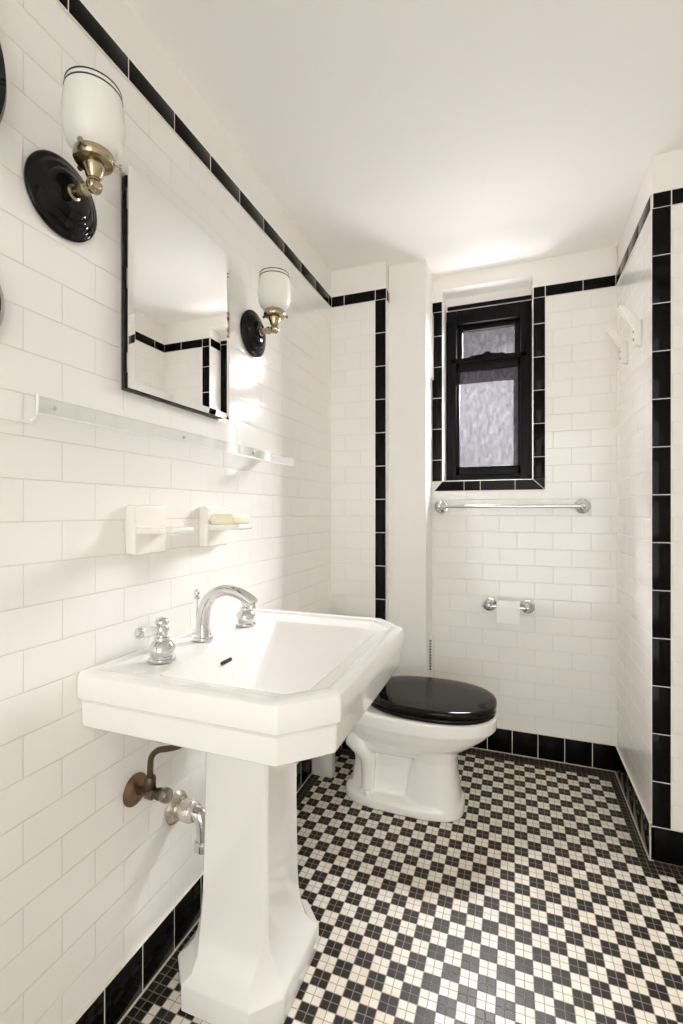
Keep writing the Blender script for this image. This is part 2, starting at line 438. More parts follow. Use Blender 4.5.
tile_run('trim_band_left', 'y', Y0, YR, 0.675, 0.1535, 0.0, 1, ZB, ZT)
tile_run('trim_band_return', 'x', 0.006, XE + 0.003, XE - 0.05, 0.155, YR, -1, ZB, ZT)
tile_run('trim_band_return_end', 'y', YR - 0.003, YC, YR - 0.003, 0.155, XE, 1, ZB, ZT, 0.003)
tile_run('trim_band_back', 'x', WX1, XR - 0.006, WX1 + 0.051, 0.155, YB, -1, ZB, ZT)
tile_run('trim_band_back_left', 'x', XCH, WX0, XCH, 0.155, YB, -1, ZB, ZT)
tile_run('trim_band_right', 'y', YP - 0.0005, YB, YP, 0.155, XR, -1, ZB, ZT)
tile_run('trim_band_pillar', 'x', XR, X2, XR + 0.052, 0.155, YP, -1, ZB, ZT)
tile_run('trim_column_return', 'zx', BH, ZB, ZB - 0.155 * 14, 0.155, YR, -1, XE - 0.0505, XE)
tile_run('trim_column_pillar', 'zx', BH, ZB, ZB - 0.1555 * 14, 0.1555, YP, -1, XR - 0.002, XR + 0.0505)
tile_run('trim_window_column_right', 'zx', WZ0, ZB, 2.004 - 0.1533 * 5, 0.1533, YB, -1, WX1, WX1 + 0.0505)
tile_run('trim_window_column_left', 'zx', WZ0, ZB, 2.006 - 0.1533 * 5, 0.1533, YB, -1, XCH, WX0)
bm = bmesh.new()                                       # row under the window, mitred at its ends
box(bm, XCH + 0.01, WX1 + 0.05, YB - 0.0052, YB + 0.004, WZ0 - 0.048, WZ0 - 0.0005, 1)
def sill_tile(top0, bot0, top1, bot1):
    za, zb = WZ0 - 0.047, WZ0 - 0.001
    loft(bm, [[(bot0, y, za), (bot1, y, za), (top1, y, zb), (top0, y, zb)] for y in (YB - 0.006, YB + 0.002)])
sill_tile(0.503, 0.463, 0.6045, 0.6045); sill_tile(0.6075, 0.6075, 0.680, 0.680); sill_tile(0.683, 0.683, 0.8365, 0.8365); sill_tile(0.8395, 0.8395, 0.916, 0.963)
loft(bm, [[(0.9200, y, WZ0 - 0.001), (0.9660, y, WZ0 - 0.0455), (0.9665, y, WZ0 + 0.001), (0.9185, y, WZ0 + 0.001)] for y in (YB - 0.006, YB + 0.002)])
finish('trim_window_sill_row', bm, [BTILE, GROUT], kind='structure', angle=50)
tile_run('trim_band_window_jamb', 'y', YB, YB + 0.10, YB, 0.155, WX1, -1, ZB, ZT, 0.005)
tile_run('baseboard_left', 'y', Y0, YR, 0.760, 0.1095, 0.0, 1, 0.002, BH, 0.008)
tile_run('baseboard_return', 'x', 0.006, XE, XE - 0.109, 0.1095, YR, -1, 0.002, BH, 0.008)
tile_run('baseboard_chase', 'x', XE, XCH, XE, 0.1095, YC, -1, 0.002, BH, 0.008)
tile_run('baseboard_back', 'x', XCH, XR - 0.006, 0.714, 0.1115, YB, -1, 0.002, BH, 0.008)
tile_run('baseboard_right', 'y', YP - 0.008, YB, YP, 0.1095, XR, -1, 0.002, BH, 0.008)
tile_run('baseboard_pillar', 'x', XR - 0.008, X2, XR - 0.009, 0.1095, YP, -1, 0.002, BH, 0.008)
# caulk bead along the foot of the left wall and the back wall
bm = bmesh.new()
box(bm, 0.0, 0.012, Y0, YR, 0.0, 0.0035, 0, 0.001)
box(bm, XCH, XR, YB - 0.012, YB, 0.0, 0.003, 0, 0.001)
box(bm, XR - 0.012, XR, YP - 0.01, YB, 0.0, 0.003, 0, 0.001)
finish('trim_caulk_bead', bm, simple('cream_caulk', (0.66, 0.60, 0.47), 0.6), kind='structure')
# painted riser strip on the side of the chase, and its corner bead
bm = bmesh.new()
box(bm, XCH, XCH + 0.008, YB - 0.055, YB, 1.79, 2.11, 0, 0.003)
box(bm, XCH, XCH + 0.006, YB - 0.04, YB, 0.11, 0.52, 0, 0.003)
finish('trim_chase_strip', bm, GLOSSP, kind='structure')

# light well outside the window
bm = bmesh.new()
box(bm, -1.4, 3.2, 4.7, 4.8, -0.5, 5.5)
finish('exterior_light_well', bm, WELLG, kind='structure', smooth=False)

# ------------------------------------------------------------------ window (joinery)
win = empty('window_1', (0.709, WD, WZ0)); win['kind'] = 'structure'
def wpart(name, boxes, m, parent=win, bev=0.0):
    bm = bmesh.new()
    px, py, pz = 0.709, WD, WZ0
    for b in boxes: box(bm, b[0] - px, b[1] - px, b[2] - py, b[3] - py, b[4] - pz, b[5] - pz, 0, bev)
    return finish(name, bm, m, parent)
Y_ = WD  # literal x and z of the window parts below were scaled about the camera
# white strip between the frame and the head casing
wpart('head_casing', [(0.5121, 0.9122, Y_ - 0.012, Y_ + 0.01, 2.1707, 2.1883)], BLACKW, bev=0.003)
wpart('head_filler', [(WX0, WX1, Y_, Y_ + 0.06, 2.12, WZ1)], GLOSSP)
wpart('frame', [(0.5058, 0.5566, Y_ - 0.006, Y_ + 0.07, 1.2851, 2.1649), (0.8637, 0.9146, Y_ - 0.006, Y_ + 0.07, 1.2851, 2.1649),
                (0.5566, 0.8637, Y_ - 0.006, Y_ + 0.07, 2.0935, 2.1649), (0.5566, 0.8637, Y_ - 0.012, Y_ + 0.07, 1.2851, 1.3243)], BLACKW, bev=0.003)
us = wpart('upper_sash', [(0.5581, 0.5845, Y_ + 0.022, Y_ + 0.05, 1.9028, 2.0984), (0.8359, 0.8652, Y_ + 0.022, Y_ + 0.05, 1.9028, 2.0984),
                          (0.5845, 0.8359, Y_ + 0.022, Y_ + 0.05, 2.0661, 2.0984), (0.5845, 0.8359, Y_ + 0.022, Y_ + 0.05, 1.8881, 1.9243)], BLACKW, bev=0.002)
wpart('pane', [(0.5806, 0.8398, Y_ + 0.034, Y_ + 0.038, 1.9174, 2.071)], FROST, us)
ls = wpart('lower_sash', [(0.5513, 0.5718, Y_ + 0.004, Y_ + 0.03, 1.316, 1.9223), (0.8515, 0.874, Y_ + 0.004, Y_ + 0.03, 1.316, 1.9223),
                          (0.5513, 0.874, Y_ + 0.004, Y_ + 0.03, 1.8558, 1.9145), (0.5513, 0.874, Y_ + 0.004, Y_ + 0.03, 1.3208, 1.3668)], BLACKW, bev=0.002)
# ogee-topped meeting rail with sash lock
bm = bmesh.new()
prof = [(0.5268, 1.9174), (0.6227, 1.9194), (0.6305, 1.9262), (0.6784, 1.9282), (0.6931, 1.9321), (0.6989, 1.9389), (0.7048, 1.938), (0.7087, 1.9438), (0.7126, 1.938), (0.7185, 1.9389), (0.7244, 1.9321), (0.739, 1.9282), (0.785, 1.9262), (0.7928, 1.9194), (0.8936, 1.9174), (0.8936, 1.8979), (0.5268, 1.8979)]
loft(bm, [[(x - 0.709, -0.006, z - WZ0) for x, z in prof], [(x - 0.709, 0.012, z - WZ0) for x, z in prof]])
finish('sash_lock', bm, BLACKW, ls, angle=20)
wpart('pane', [(0.5659, 0.8574, Y_ + 0.016, Y_ + 0.020, 1.357, 1.8636)], FROST, ls)
wpart('rail_and_shade', [(0.5464, 0.8789, Y_ + 0.0205, Y_ + 0.022, 1.7922, 1.8832), (0.831, 0.8789, Y_ + 0.0205, Y_ + 0.022, 1.3257, 1.7922)], RAILSHADE)  # top board is the outer sash rail, right board a painted shadow

# ------------------------------------------------------------------ pedestal sink
sink = empty('pedestal_sink', (0, 1.04, 0), 'white porcelain pedestal sink with chamfered front corners against the left tiled wall', 'sink')
SY0, SY1, SXF, CHX = -0.343, 0.343, 0.540, 0.085
def outline(ins, z, rad=0.010, back=0.002, chs=1.0):
    y0, y1, xf = SY0 + ins, SY1 - ins, SXF - ins
    c = CHX - ins * 0.42
    cs = [(back, y0), (xf - c, y0), (xf, y0 + c), (xf, y1 - c), (xf - c, y1), (back, y1)]
    return [(p.x, p.y, z) for p in fillet_poly(cs, [0.002, rad, rad, rad, rad, 0.002])]
def opening(x0, x1, y0, y1, c, z, rad=0.02):
    cs = [(x0, y0), (x1 - c, y0), (x1, y0 + c), (x1, y1 - c), (x1 - c, y1), (x0, y1)]
    return [(p.x, p.y, z) for p in fillet_poly(cs, rad)]
bm = bmesh.new()
rings = [opening(0.08, 0.40, -0.14, 0.14, 0.05, 0.640),
         opening(0.06, 0.42, -0.17, 0.17, 0.05, 0.648),
         outline(0.075, 0.672, 0.02), outline(0.022, 0.692, 0.014), outline(0.014, 0.698), outline(0.012, 0.706), outline(0.010, 0.748), outline(0.006, 0.7535),
         outline(0.001, 0.759), outline(0.0, 0.766), outline(0.0, 0.797), outline(0.0025, 0.806), outline(0.008, 0.811), outline(0.014, 0.812, back=0.004),
         outline(0.026, 0.812, back=0.012), outline(0.031, 0.8105, back=0.016), outline(0.035, 0.806, back=0.020), outline(0.039, 0.8048, back=0.024),
         opening(0.140, 0.478, -0.285, 0.232 + 0.0, 0.035, 0.8045),
         opening(0.146, 0.472, -0.278, 0.226, 0.033, 0.8025), opening(0.150, 0.466, -0.268, 0.216, 0.031, 0.792),
         opening(0.170, 0.440, -0.165, 0.110, 0.03, 0.735),
         opening(0.200, 0.405, -0.075, 0.022, 0.02, 0.684), opening(0.23, 0.36, -0.05, 0.0, 0.015, 0.676)]
loft(bm, rings)
finish('basin', bm, PORC, sink, angle=32)
# overflow slot
bm = bmesh.new()
sl = Matrix.Translation((0.1615, -0.055, 0.765)) @ Matrix.Rotation(R(-20), 4, 'Y')
pr = [(p.x, p.y) for p in fillet_poly([(-0.022, -0.0045), (0.022, -0.0045), (0.022, 0.0045), (-0.022, 0.0045)], 0.0044)]
loft(bm, [[sl @ Vector((-0.01, a, b)) for a, b in pr], [sl @ Vector((0.0015, a, b)) for a, b in pr]])
finish('overflow_slot', bm, BLACKM, sink)
# drain
bm = bmesh.new(); lathe(bm, [(0.022, 0.674), (0.022, 0.677), (0.019, 0.679), (0.012, 0.6775)], (0.29, -0.025, 0)); finish('drain', bm, CHROME, sink)
# pedestal
def octo(x0, x1, hy, c, z, rad=0.004, cb=None):
    cb = c if cb is None else cb
    cs = [(x0 + cb, -hy), (x1 - c, -hy), (x1, -hy + c), (x1, hy - c), (x1 - c, hy), (x0 + cb, hy), (x0, hy - cb), (x0, -hy + cb)]
    return [(p.x, p.y, z) for p in fillet_poly(cs, rad, 3)]
bm = bmesh.new()
rings = [octo(0.069, 0.353, 0.152, 0.056, 0.001), octo(0.067, 0.355, 0.155, 0.057, 0.006), octo(0.067, 0.355, 0.155, 0.057, 0.060), octo(0.070, 0.352, 0.152, 0.057, 0.066),
         octo(0.084, 0.340, 0.139, 0.054, 0.076), octo(0.100, 0.325, 0.116, 0.038, 0.098), octo(0.111, 0.312, 0.099, 0.020, 0.128),
         octo(0.119, 0.306, 0.088, 0.009, 0.165), octo(0.124, 0.304, 0.084, 0.007, 0.22), octo(0.128, 0.302, 0.082, 0.007, 0.40), octo(0.131, 0.303, 0.082, 0.007, 0.56),
         octo(0.128, 0.311, 0.090, 0.008, 0.655)]
rings = [[(x, y - 0.022, z) for x, y, z in r] for r in rings]
loft(bm, rings)
finish('pedestal', bm, PORC, sink, angle=30)

# faucet set
fau = empty('faucet', (0.078, 1.004, 0.806), 'chrome widespread faucet with arched spout and two porcelain-lever handles on the sink deck', 'faucet')
bm = bmesh.new()
lathe(bm, [(0.025, 0), (0.026, 0.003), (0.025, 0.007), (0.020, 0.010), (0.0175, 0.016)], n=32)
tube(bm, [(0, 0, 0.010), (-0.001, 0, 0.045), (0.006, 0, 0.085), (0.028, 0, 0.116), (0.065, 0, 0.131), (0.100, 0, 0.128), (0.128, 0, 0.117), (0.150, 0, 0.104)],
     [0.020, 0.0172, 0.0155, 0.0148, 0.0145, 0.0145, 0.0150, 0.0135], n=24)
tube(bm, [(0.141, 0, 0.106), (0.144, 0, 0.090)], 0.0105, n=24, sub=1)
finish('spout', bm, CHROME, fau)
bm = bmesh.new()
tube(bm, [(-0.020, 0, 0.0), (-0.020, 0, 0.108)], 0.0025, n=10, sub=1)
sphere(bm, (-0.020, 0, 0.120), 0.0075, (1, 1, 1.25))
lathe(bm, [(0.0075, 0.104), (0.0085, 0.107), (0.004, 0.111)], (-0.020, 0, 0), n=20)
finish('lift_rod', bm, CHROME, fau)
def handle(y, d):
    bm = bmesh.new()
    lathe(bm, [(r * 1.04, z * 0.90) for r, z in [(0.027, 0), (0.028, 0.003), (0.0275, 0.006), (0.022, 0.009), (0.022, 0.013), (0.0258, 0.019), (0.0278, 0.027), (0.0262, 0.037), (0.0205, 0.046), (0.0145, 0.051),
               (0.014, 0.053), (0.0165, 0.055), (0.0165, 0.058), (0.012, 0.060), (0.0115, 0.066), (0.0135, 0.070), (0.0145, 0.076), (0.0135, 0.083), (0.0115, 0.086), (0.0135, 0.090), (0.0145, 0.096), (0.012, 0.102), (0.005, 0.106)]], n=32)
    lv = Vector((-0.35, d, 0.05)).normalized()
    c = Vector((0, 0, 0.068))
    tube(bm, [c + lv * 0.008, c + lv * 0.018], [0.0075, 0.0085], n=16, sub=1)
    tube(bm, [c + lv * 0.046, c + lv * 0.050, c + lv * 0.057, c + lv * 0.061], [0.0105, 0.0125, 0.011, 0.005], n=16, sub=2)
    h = finish('handle', bm, CHROME, fau, loc=(0.018, y, 0))
    bm = bmesh.new()
    tube(bm, [c + lv * 0.016, c + lv * 0.03, c + lv * 0.047], [0.0090, 0.0118, 0.0105], n=18, sub=4)
    finish('porcelain_lever', bm, PORC, h)
    return h
handle(-0.171, -1); handle(0.175, 1)

# supply valve under the sink
val = empty('supply_valve', (0, 0.852, 0.488), 'tarnished bronze shutoff valve with round wall flange under the sink', 'valve')
bm = bmesh.new()
lathe(bm, [(0.036, 0.001), (0.036, 0.004), (0.031, 0.009), (0.022, 0.013), (0.014, 0.016)], axis='X', n=32)
finish('flange', bm, RUST, val)
bm = bmesh.new()
tube(bm, [(0.004, 0, 0), (0.075, 0, 0.004)], 0.0110, sub=1)
lathe(bm, [(0.013, 0.034), (0.0145, 0.037), (0.0145, 0.055), (0.013, 0.058)], (0, 0, 0.002), 'X', n=6)
lathe(bm, [(0.010, 0.0), (0.0125, 0.004), (0.0125, 0.030), (0.010, 0.034)], (0.046, 0, 0.006), 'Z', n=20)
lathe(bm, [(0.012, 0.066), (0.0135, 0.070), (0.0135, 0.076), (0.011, 0.079)], (0, 0, 0.004), 'X', n=20)
finish('valve_body', bm, OLDMET, val)
bm = bmesh.new()
lathe(bm, [(0.008, 0.079), (0.0145, 0.081), (0.0160, 0.085), (0.0160, 0.094), (0.0140, 0.099), (0.008, 0.101)], (0, 0, 0.005), 'X', n=12)
finish('knob', bm, simple('dull_dark_chrome', (0.28, 0.25, 0.22), 0.25, metal=1.0), val)
bm = bmesh.new()
tube(bm, [(0.046, 0, 0.030), (0.046, 0, 0.060), (0.050, 0, 0.085), (0.068, 0, 0.103), (0.098, 0.001, 0.112), (0.125, 0.002, 0.122), (0.140, 0.003, 0.136), (0.145, 0.004, 0.158)], 0.0068, n=14)
finish('supply_tube', bm, OLDMET, val)

# drain trap
tr = empty('drain_trap', (0, 0.993, 0.362), 'chrome sink drain pipe coming out of the tiled wall behind the pedestal', 'pipe')
bm = bmesh.new()
lathe(bm, [(0.040, 0.001), (0.040, 0.004), (0.036, 0.009), (0.026, 0.014), (0.024, 0.020)], axis='X', n=36)
finish('flange', bm, simple('dull_chrome', (0.66, 0.60, 0.50), 0.2, metal=1.0), tr)
bm = bmesh.new()
lathe(bm, [(0.021, 0.004), (0.021, 0.028), (0.026, 0.030), (0.027, 0.034), (0.027, 0.052), (0.025, 0.056), (0.022, 0.058), (0.022, 0.064)], axis='X', n=28)
finish('slip_nut', bm, simple('painted_nut', (0.75, 0.72, 0.66), 0.25, metal=0.6), tr)
bm = bmesh.new()
tube(bm, [(0.058, 0, 0), (0.075, 0, -0.003), (0.083, 0, -0.014), (0.087, 0, -0.034), (0.088, 0, -0.062)], 0.0185, n=22)
lathe(bm, [(0.020, -0.088), (0.024, -0.084), (0.024, -0.066), (0.020, -0.062)], (0.088, 0, 0), 'Z', n=24)

finish('trap_bend', bm, CHROME, tr)

# ------------------------------------------------------------------ toilet
toi = empty('toilet', (0, 1.825, 0), 'white porcelain toilet with a glossy black lid beside the pedestal sink', 'toilet')
def egg(x0, x1, hw, z, n=40, sq=2.3, wx=0.50, y=0.0):
    """egg outline, widest at fraction wx of the length"""
    cx = x0 + (x1 - x0) * wx; out = []
    for k in range(n):
        a = 2 * PI * k / n; c, s = math.cos(a), math.sin(a)
        rx = (x1 - cx) if c > 0 else (cx - x0)
        e = 2 / sq
        out.append((cx + rx * math.copysign(abs(c) ** e, c), y + hw * math.copysign(abs(s) ** e, s), z))
    return out
bm = bmesh.new()
# foot
loft(bm, [egg(0.190, 0.656, 0.121, 0.001, sq=3.2), egg(0.187, 0.658, 0.123, 0.010, sq=3.2), egg(0.188, 0.656, 0.122, 0.034, sq=3.2), egg(0.193, 0.650, 0.116, 0.042, sq=3.2)])
# front column
loft(bm, [egg(0.425, 0.652, 0.112, 0.01, sq=3.2), egg(0.435, 0.642, 0.104, 0.06, sq=3.0), egg(0.445, 0.630, 0.097, 0.14, sq=2.8), egg(0.46, 0.628, 0.098, 0.20, sq=2.6), egg(0.44, 0.640, 0.112, 0.25, sq=2.4), egg(0.42, 0.66, 0.12, 0.28, sq=2.4)])
# rear body
loft(bm, [egg(0.205, 0.50, 0.062, 0.02, sq=3.4), egg(0.222, 0.50, 0.056, 0.14, sq=3.2), egg(0.20, 0.50, 0.066, 0.20, sq=3.0), egg(0.17, 0.55, 0.10, 0.255, sq=2.6), egg(0.12, 0.55, 0.11, 0.30, sq=2.6)])
# bowl
loft(bm, [egg(0.22, 0.61, 0.085, 0.205, sq=2.2), egg(0.20, 0.655, 0.118, 0.238, sq=2.2), egg(0.18, 0.700, 0.145, 0.270, sq=2.25), egg(0.16, 0.738, 0.160, 0.300, sq=2.3), egg(0.15, 0.764, 0.170, 0.326, sq=2.35),
          egg(0.15, 0.774, 0.176, 0.336, sq=2.35), egg(0.15, 0.777, 0.178, 0.378, sq=2.35), egg(0.15, 0.773, 0.175, 0.386, sq=2.35)])
# tank shelf
box(bm, 0.03, 0.30, -0.15, 0.15, 0.33, 0.372, 0, 0.012)
# trapway ridges on both flanks
for s in (-1, 1):
    tube(bm, [(0.235, s * 0.060, 0.245), (0.268, s * 0.076, 0.225), (0.292, s * 0.074, 0.18), (0.294, s * 0.070, 0.12), (0.290, s * 0.066, 0.03)], [0.05, 0.046, 0.034, 0.027, 0.026], n=18)
    tube(bm, [(0.29, s * 0.070, 0.240), (0.38, s * 0.072, 0.240), (0.50, s * 0.060, 0.235)], [0.042, 0.040, 0.04], n=16)
bowl = finish('bowl', bm, PORC, toi)
md = bowl.modifiers.new('remesh', 'REMESH'); md.mode = 'VOXEL'; md.voxel_size = 0.0042; md.use_smooth_shade = True
md = bowl.modifiers.new('smooth', 'SMOOTH'); md.factor = 0.6; md.iterations = 6
for s in (-1, 1):
    bm = bmesh.new(); lathe(bm, [(0.012, 0.0), (0.0125, 0.008), (0.010, 0.015), (0.004, 0.018)], (0.300, s * 0.102, 0.040), n=20)
    finish('bolt_cap', bm, PORC, toi)
bm = bmesh.new()
loft(bm, [egg(0.285, 0.766, 0.170, 0.388, sq=2.35, wx=0.52), egg(0.280, 0.771, 0.175, 0.392, sq=2.35, wx=0.52), egg(0.280, 0.771, 0.175, 0.402, sq=2.35, wx=0.52), egg(0.285, 0.766, 0.171, 0.406, sq=2.35, wx=0.52)])
finish('seat', bm, SEATB, toi, angle=60)
bm = bmesh.new()
loft(bm, [egg(0.280, 0.768, 0.172, 0.4085, sq=2.35, wx=0.52), egg(0.276, 0.773, 0.177, 0.412, sq=2.35, wx=0.52), egg(0.276, 0.773, 0.177, 0.425, sq=2.35, wx=0.52), egg(0.280, 0.769, 0.173, 0.430, sq=2.35, wx=0.52),
          egg(0.295, 0.755, 0.160, 0.432, sq=2.35, wx=0.52), egg(0.36, 0.68, 0.10, 0.4325, sq=2.3, wx=0.52)])
finish('lid', bm, SEATB, toi, angle=60)
for s in (-1, 1):
    bm = bmesh.new(); lathe(bm, [(0.012, -0.02), (0.012, 0.02)], (0.272, s * 0.07, 0.403), 'Y', n=18)
    finish('hinge', bm, BLACKG, toi)
bm = bmesh.new()
loft(bm, [[(p.x, p.y, z) for p in fillet_poly([(0.012 + i, -0.195 + i), (0.205 - i, -0.195 + i), (0.205 - i, 0.195 - i), (0.012 + i, 0.195 - i)], 0.02)] for i, z in ((0.012, 0.373), (0.004, 0.40), (0.0, 0.62))])
finish('tank', bm, PORC, toi, angle=50)
bm = bmesh.new()
loft(bm, [[(p.x, p.y, z) for p in fillet_poly([(0.008 + i, -0.202 + i), (0.212 - i, -0.202 + i), (0.212 - i, 0.202 - i), (0.008 + i, 0.202 - i)], 0.02)] for i, z in ((0.003, 0.6205), (0, 0.624), (0, 0.642), (0.008, 0.65))])
finish('tank_lid', bm, PORC, toi, angle=50)

# white box on the floor
bm = bmesh.new(); box(bm, -0.048, 0.048, -0.022, 0.022, 0, 0.29, 0, 0.004)
tag(finish('pipe_cover', bm, GLOSSP, loc=(0.058, 1.865, 0.0)), 'narrow white painted box on the floor against the left wall between sink and toilet', 'box')
# slotted grille on the side of the chase
gr = empty('vent_grille', (XCH, 2.262, 0.445), 'thin black-slotted white grille low on the side of the painted chase', 'vent')
bm = bmesh.new(); box(bm, 0.0003, 0.013, -0.032, 0.032, -0.095, 0.095, 0, 0.002); finish('cover', bm, GLOSSP, gr)
bm = bmesh.new()
for k in range(11): box(bm, 0.0025, 0.0115, -0.0328, -0.0315, 0.072 - k * 0.0135, 0.080 - k * 0.0135)
finish('slots', bm, BLACKM, gr)

# ------------------------------------------------------------------ mirror cabinet
mc = empty('mirror_cabinet', (0, 1.0075, 1.413), 'rectangular mirror on a slim black cabinet on the left wall between the two sconces', 'mirror')
bm = bmesh.new()
box(bm, 0.0005, 0.003, -0.197, 0.197, -0.002, 0.492, 0)
finish('wall_flange', bm, GREYM, mc)
bm = bmesh.new(); box(bm, 0.003, 0.020, -0.189, 0.189, 0.004, 0.486, 0, 0.001); finish('cabinet_body', bm, BLACKG, mc)
for z in (0.06, 0.25, 0.43):
    bm = bmesh.new(); lathe(bm, [(0.004, -0.022), (0.004, 0.022)], (0.016, -0.190, z), 'Z', n=12)
    finish('hinge', bm, GREYM, mc)
bm = bmesh.new()
def rect(x, i): return [(x, -0.1965 + i, 0.002 + i), (x, 0.1965 - i, 0.002 + i), (x, 0.1965 - i, 0.502 - i), (x, -0.1965 + i, 0.502 - i)]
loft(bm, [rect(0.0202, 0.0005), rect(0.0202, 0.0), rect(0.0232, 0.0), rect(0.0252, 0.016)])
dr = finish('mirror_door', bm, MIRROR, mc, smooth=False)

# ------------------------------------------------------------------ wall sconces
def sconce(loc, label):
    s = empty('wall_sconce', loc, label, 'lamp', 'black and brass sconces with opal shades')
    bm = bmesh.new()
    lathe(bm, [(0.0745, 0.001), (0.0765, 0.005), (0.076, 0.010), (0.072, 0.0125), (0.066, 0.013), (0.0635, 0.0145), (0.060, 0.020), (0.054, 0.0225), (0.049, 0.023), (0.0465, 0.025), (0.043, 0.0295), (0.034, 0.033), (0.020, 0.0345), (0.010, 0.035)], (0, 0, -0.004), 'X', n=56)
    finish('backplate', bm, BLACKG, s, angle=60)
    bm = bmesh.new()
    lathe(bm, [(0.014, 0.033), (0.0145, 0.036), (0.0105, 0.038), (0.0100, 0.058), (0.0125, 0.060), (0.0125, 0.066), (0.010, 0.068), (0.009, 0.080)], (0, 0, 0.0), 'X', n=24)
    sphere(bm, (0.086, 0, 0.001), 0.0135)
    lathe(bm, [(0.0115, -0.010), (0.0115, 0.010)], (0.086, 0, 0.001), 'Y', n=20)
    tube(bm, [(0.086, 0, 0.005), (0.086, 0, 0.024)], 0.0095, n=20, sub=1)
    finish('arm', bm, NICKEL, s)
    bm = bmesh.new()
    lathe(bm, [(0.0115, 0.014), (0.014, 0.018), (0.0155, 0.024), (0.0195, 0.033), (0.0195, 0.038), (0.016, 0.040), (0.020, 0.042), (0.033, 0.043), (0.0355, 0.047), (0.0355, 0.055), (0.0345, 0.060), (0.0315, 0.061), (0.031, 0.050)], (0.086, 0, 0), 'Z', n=36)
    finish('gallery', bm, NICKEL, s)
    for k in range(3):
        bm = bmesh.new()
        a = R(-70 + 120 * k); d = Vector((math.cos(a), math.sin(a), 0)); c = Vector((0.086, 0, 0.052))
        tube(bm, [c + d * 0.030, c + d * 0.044], 0.0022, n=10, sub=1)
        tube(bm, [c + d * 0.043, c + d * 0.0475], 0.0052, n=14, sub=1)
        finish('thumb_screw', bm, NICKEL, s)
    bm = bmesh.new()
    prof = [(0.0280, 0.050), (0.0295, 0.059), (0.038, 0.066), (0.0470, 0.077), (0.0525, 0.094), (0.0545, 0.114), (0.0530, 0.136), (0.0515, 0.154), (0.0492, 0.170), (0.0476, 0.1835), (0.0464, 0.1855)]
    inner = [(r - 0.003, z) for r, z in reversed(prof)]
    lathe(bm, prof + [(0.0455, 0.186)] + inner, (0.086, 0, 0), 'Z', n=48, cap0=False, cap1=False)
    sh = finish('glass_shade', bm, OPAL, s, angle=60)
    bm = bmesh.new()
    for z, r in ((0.179, 0.0483), (0.168, 0.0497)):
        lathe(bm, [(r - 0.0006, z), (r + 0.0006, z + 0.0003), (r + 0.0005, z + 0.0027), (r - 0.0010, z + 0.0030)], (0.086, 0, 0), 'Z', n=48, cap0=False, cap1=False)
    finish('black_rings', bm, BLACKM, sh)
    return s
sconce((0, 0.663, 1.752), 'opal glass sconce with black round backplate nearest the camera, left of the mirror')
sconce((0, 1.372, 1.742), 'opal glass sconce with black round backplate right of the mirror, the farther one')

# round things cut by the left edge of the frame
rm = empty('round_wall_disc', (0, 0.345, 1.86), 'large round black disc with a grey rim high on the left wall', 'wall fixture')
bm = bmesh.new()
lathe(bm, [(0.20, 0.001), (0.205, 0.004), (0.205, 0.014), (0.198, 0.019)], axis='X', n=80); finish('rim', bm, simple('brown_grey_rim', (0.22, 0.19, 0.16), 0.35, metal=0.5), rm)
bm = bmesh.new(); lathe(bm, [(0.198, 0.0185), (0.196, 0.026), (0.16, 0.034), (0.10, 0.038)], axis='X', n=80); finish('face', bm, BLACKG, rm)
rn = empty('round_wall_mount', (0, 0.462, 1.487), 'small round silver-rimmed black wall mount above the near end of the clear shelf', 'wall mount')
bm = bmesh.new(); lathe(bm, [(0.088, 0.001), (0.090, 0.006), (0.086, 0.012), (0.078, 0.013)], axis='X', n=56); finish('rim', bm, GREYM, rn)
bm = bmesh.new(); lathe(bm, [(0.078, 0.012), (0.076, 0.018), (0.05, 0.024), (0.02, 0.026)], axis='X', n=56); finish('cap', bm, BLACKG, rn)

# ------------------------------------------------------------------ acrylic shelf
sh = empty('acrylic_shelf', (0, 1.0, 1.292), 'clear acrylic shelf with raised lip screwed to the left wall under the mirror', 'shelf')
SB = 0.42
bm = bmesh.new()
pf = [(0.001, 0.060), (0.001, 0.020), (0.131, 0.0), (0.131, 0.027), (0.127, 0.027), (0.127, 0.005), (0.005, 0.0245), (0.005, 0.060)]
loft(bm, [[(x, -0.39 - 0.70 * x, z) for x, z in pf], [(x, SB, z) for x, z in pf]])
finish('shelf_tray', bm, ACRYL, sh, smooth=False)
EDGE = simple('bright_acrylic_edge', (0.93, 0.93, 0.91), 0.2)  # opaque white, puts the bright edges of clear acrylic into the colour
bm = bmesh.new()
pe = [(0.001, 0.060), (0.001, 0.020), (0.131, 0.0), (0.131, 0.027), (0.06, 0.0335)]
loft(bm, [[(x, SB + 0.0005, z) for x, z in pe], [(x, SB + 0.004, z) for x, z in pe]])
finish('end_panel', bm, EDGE, sh, smooth=False)
bm = bmesh.new()
tube(bm, [(0.131, -0.4817, -0.0006), (0.131, SB, -0.0006)], 0.0012, n=8, sub=1)  # white tube stands in for the highlight on the clear front edge
finish('edge_highlight', bm, EDGE, sh)
bm = bmesh.new()
tube(bm, [(0.008, -0.75, 0.006), (0.008, -0.43, 0.006), (0.008, -0.405, 0.010), (0.008, -0.392, 0.024), (0.008, -0.390, 0.060)], 0.0024, n=10, sub=6)
finish('rounded_rail', bm, EDGE, sh)
for y in (-0.355, 0.018, 0.372):
    bm = bmesh.new(); lathe(bm, [(0.004, 0.005), (0.0045, 0.007), (0.003, 0.009), (0.001, 0.0095)], (0, y, 0.043), 'X', n=16)
    finish('screw', bm, GREYM, sh)

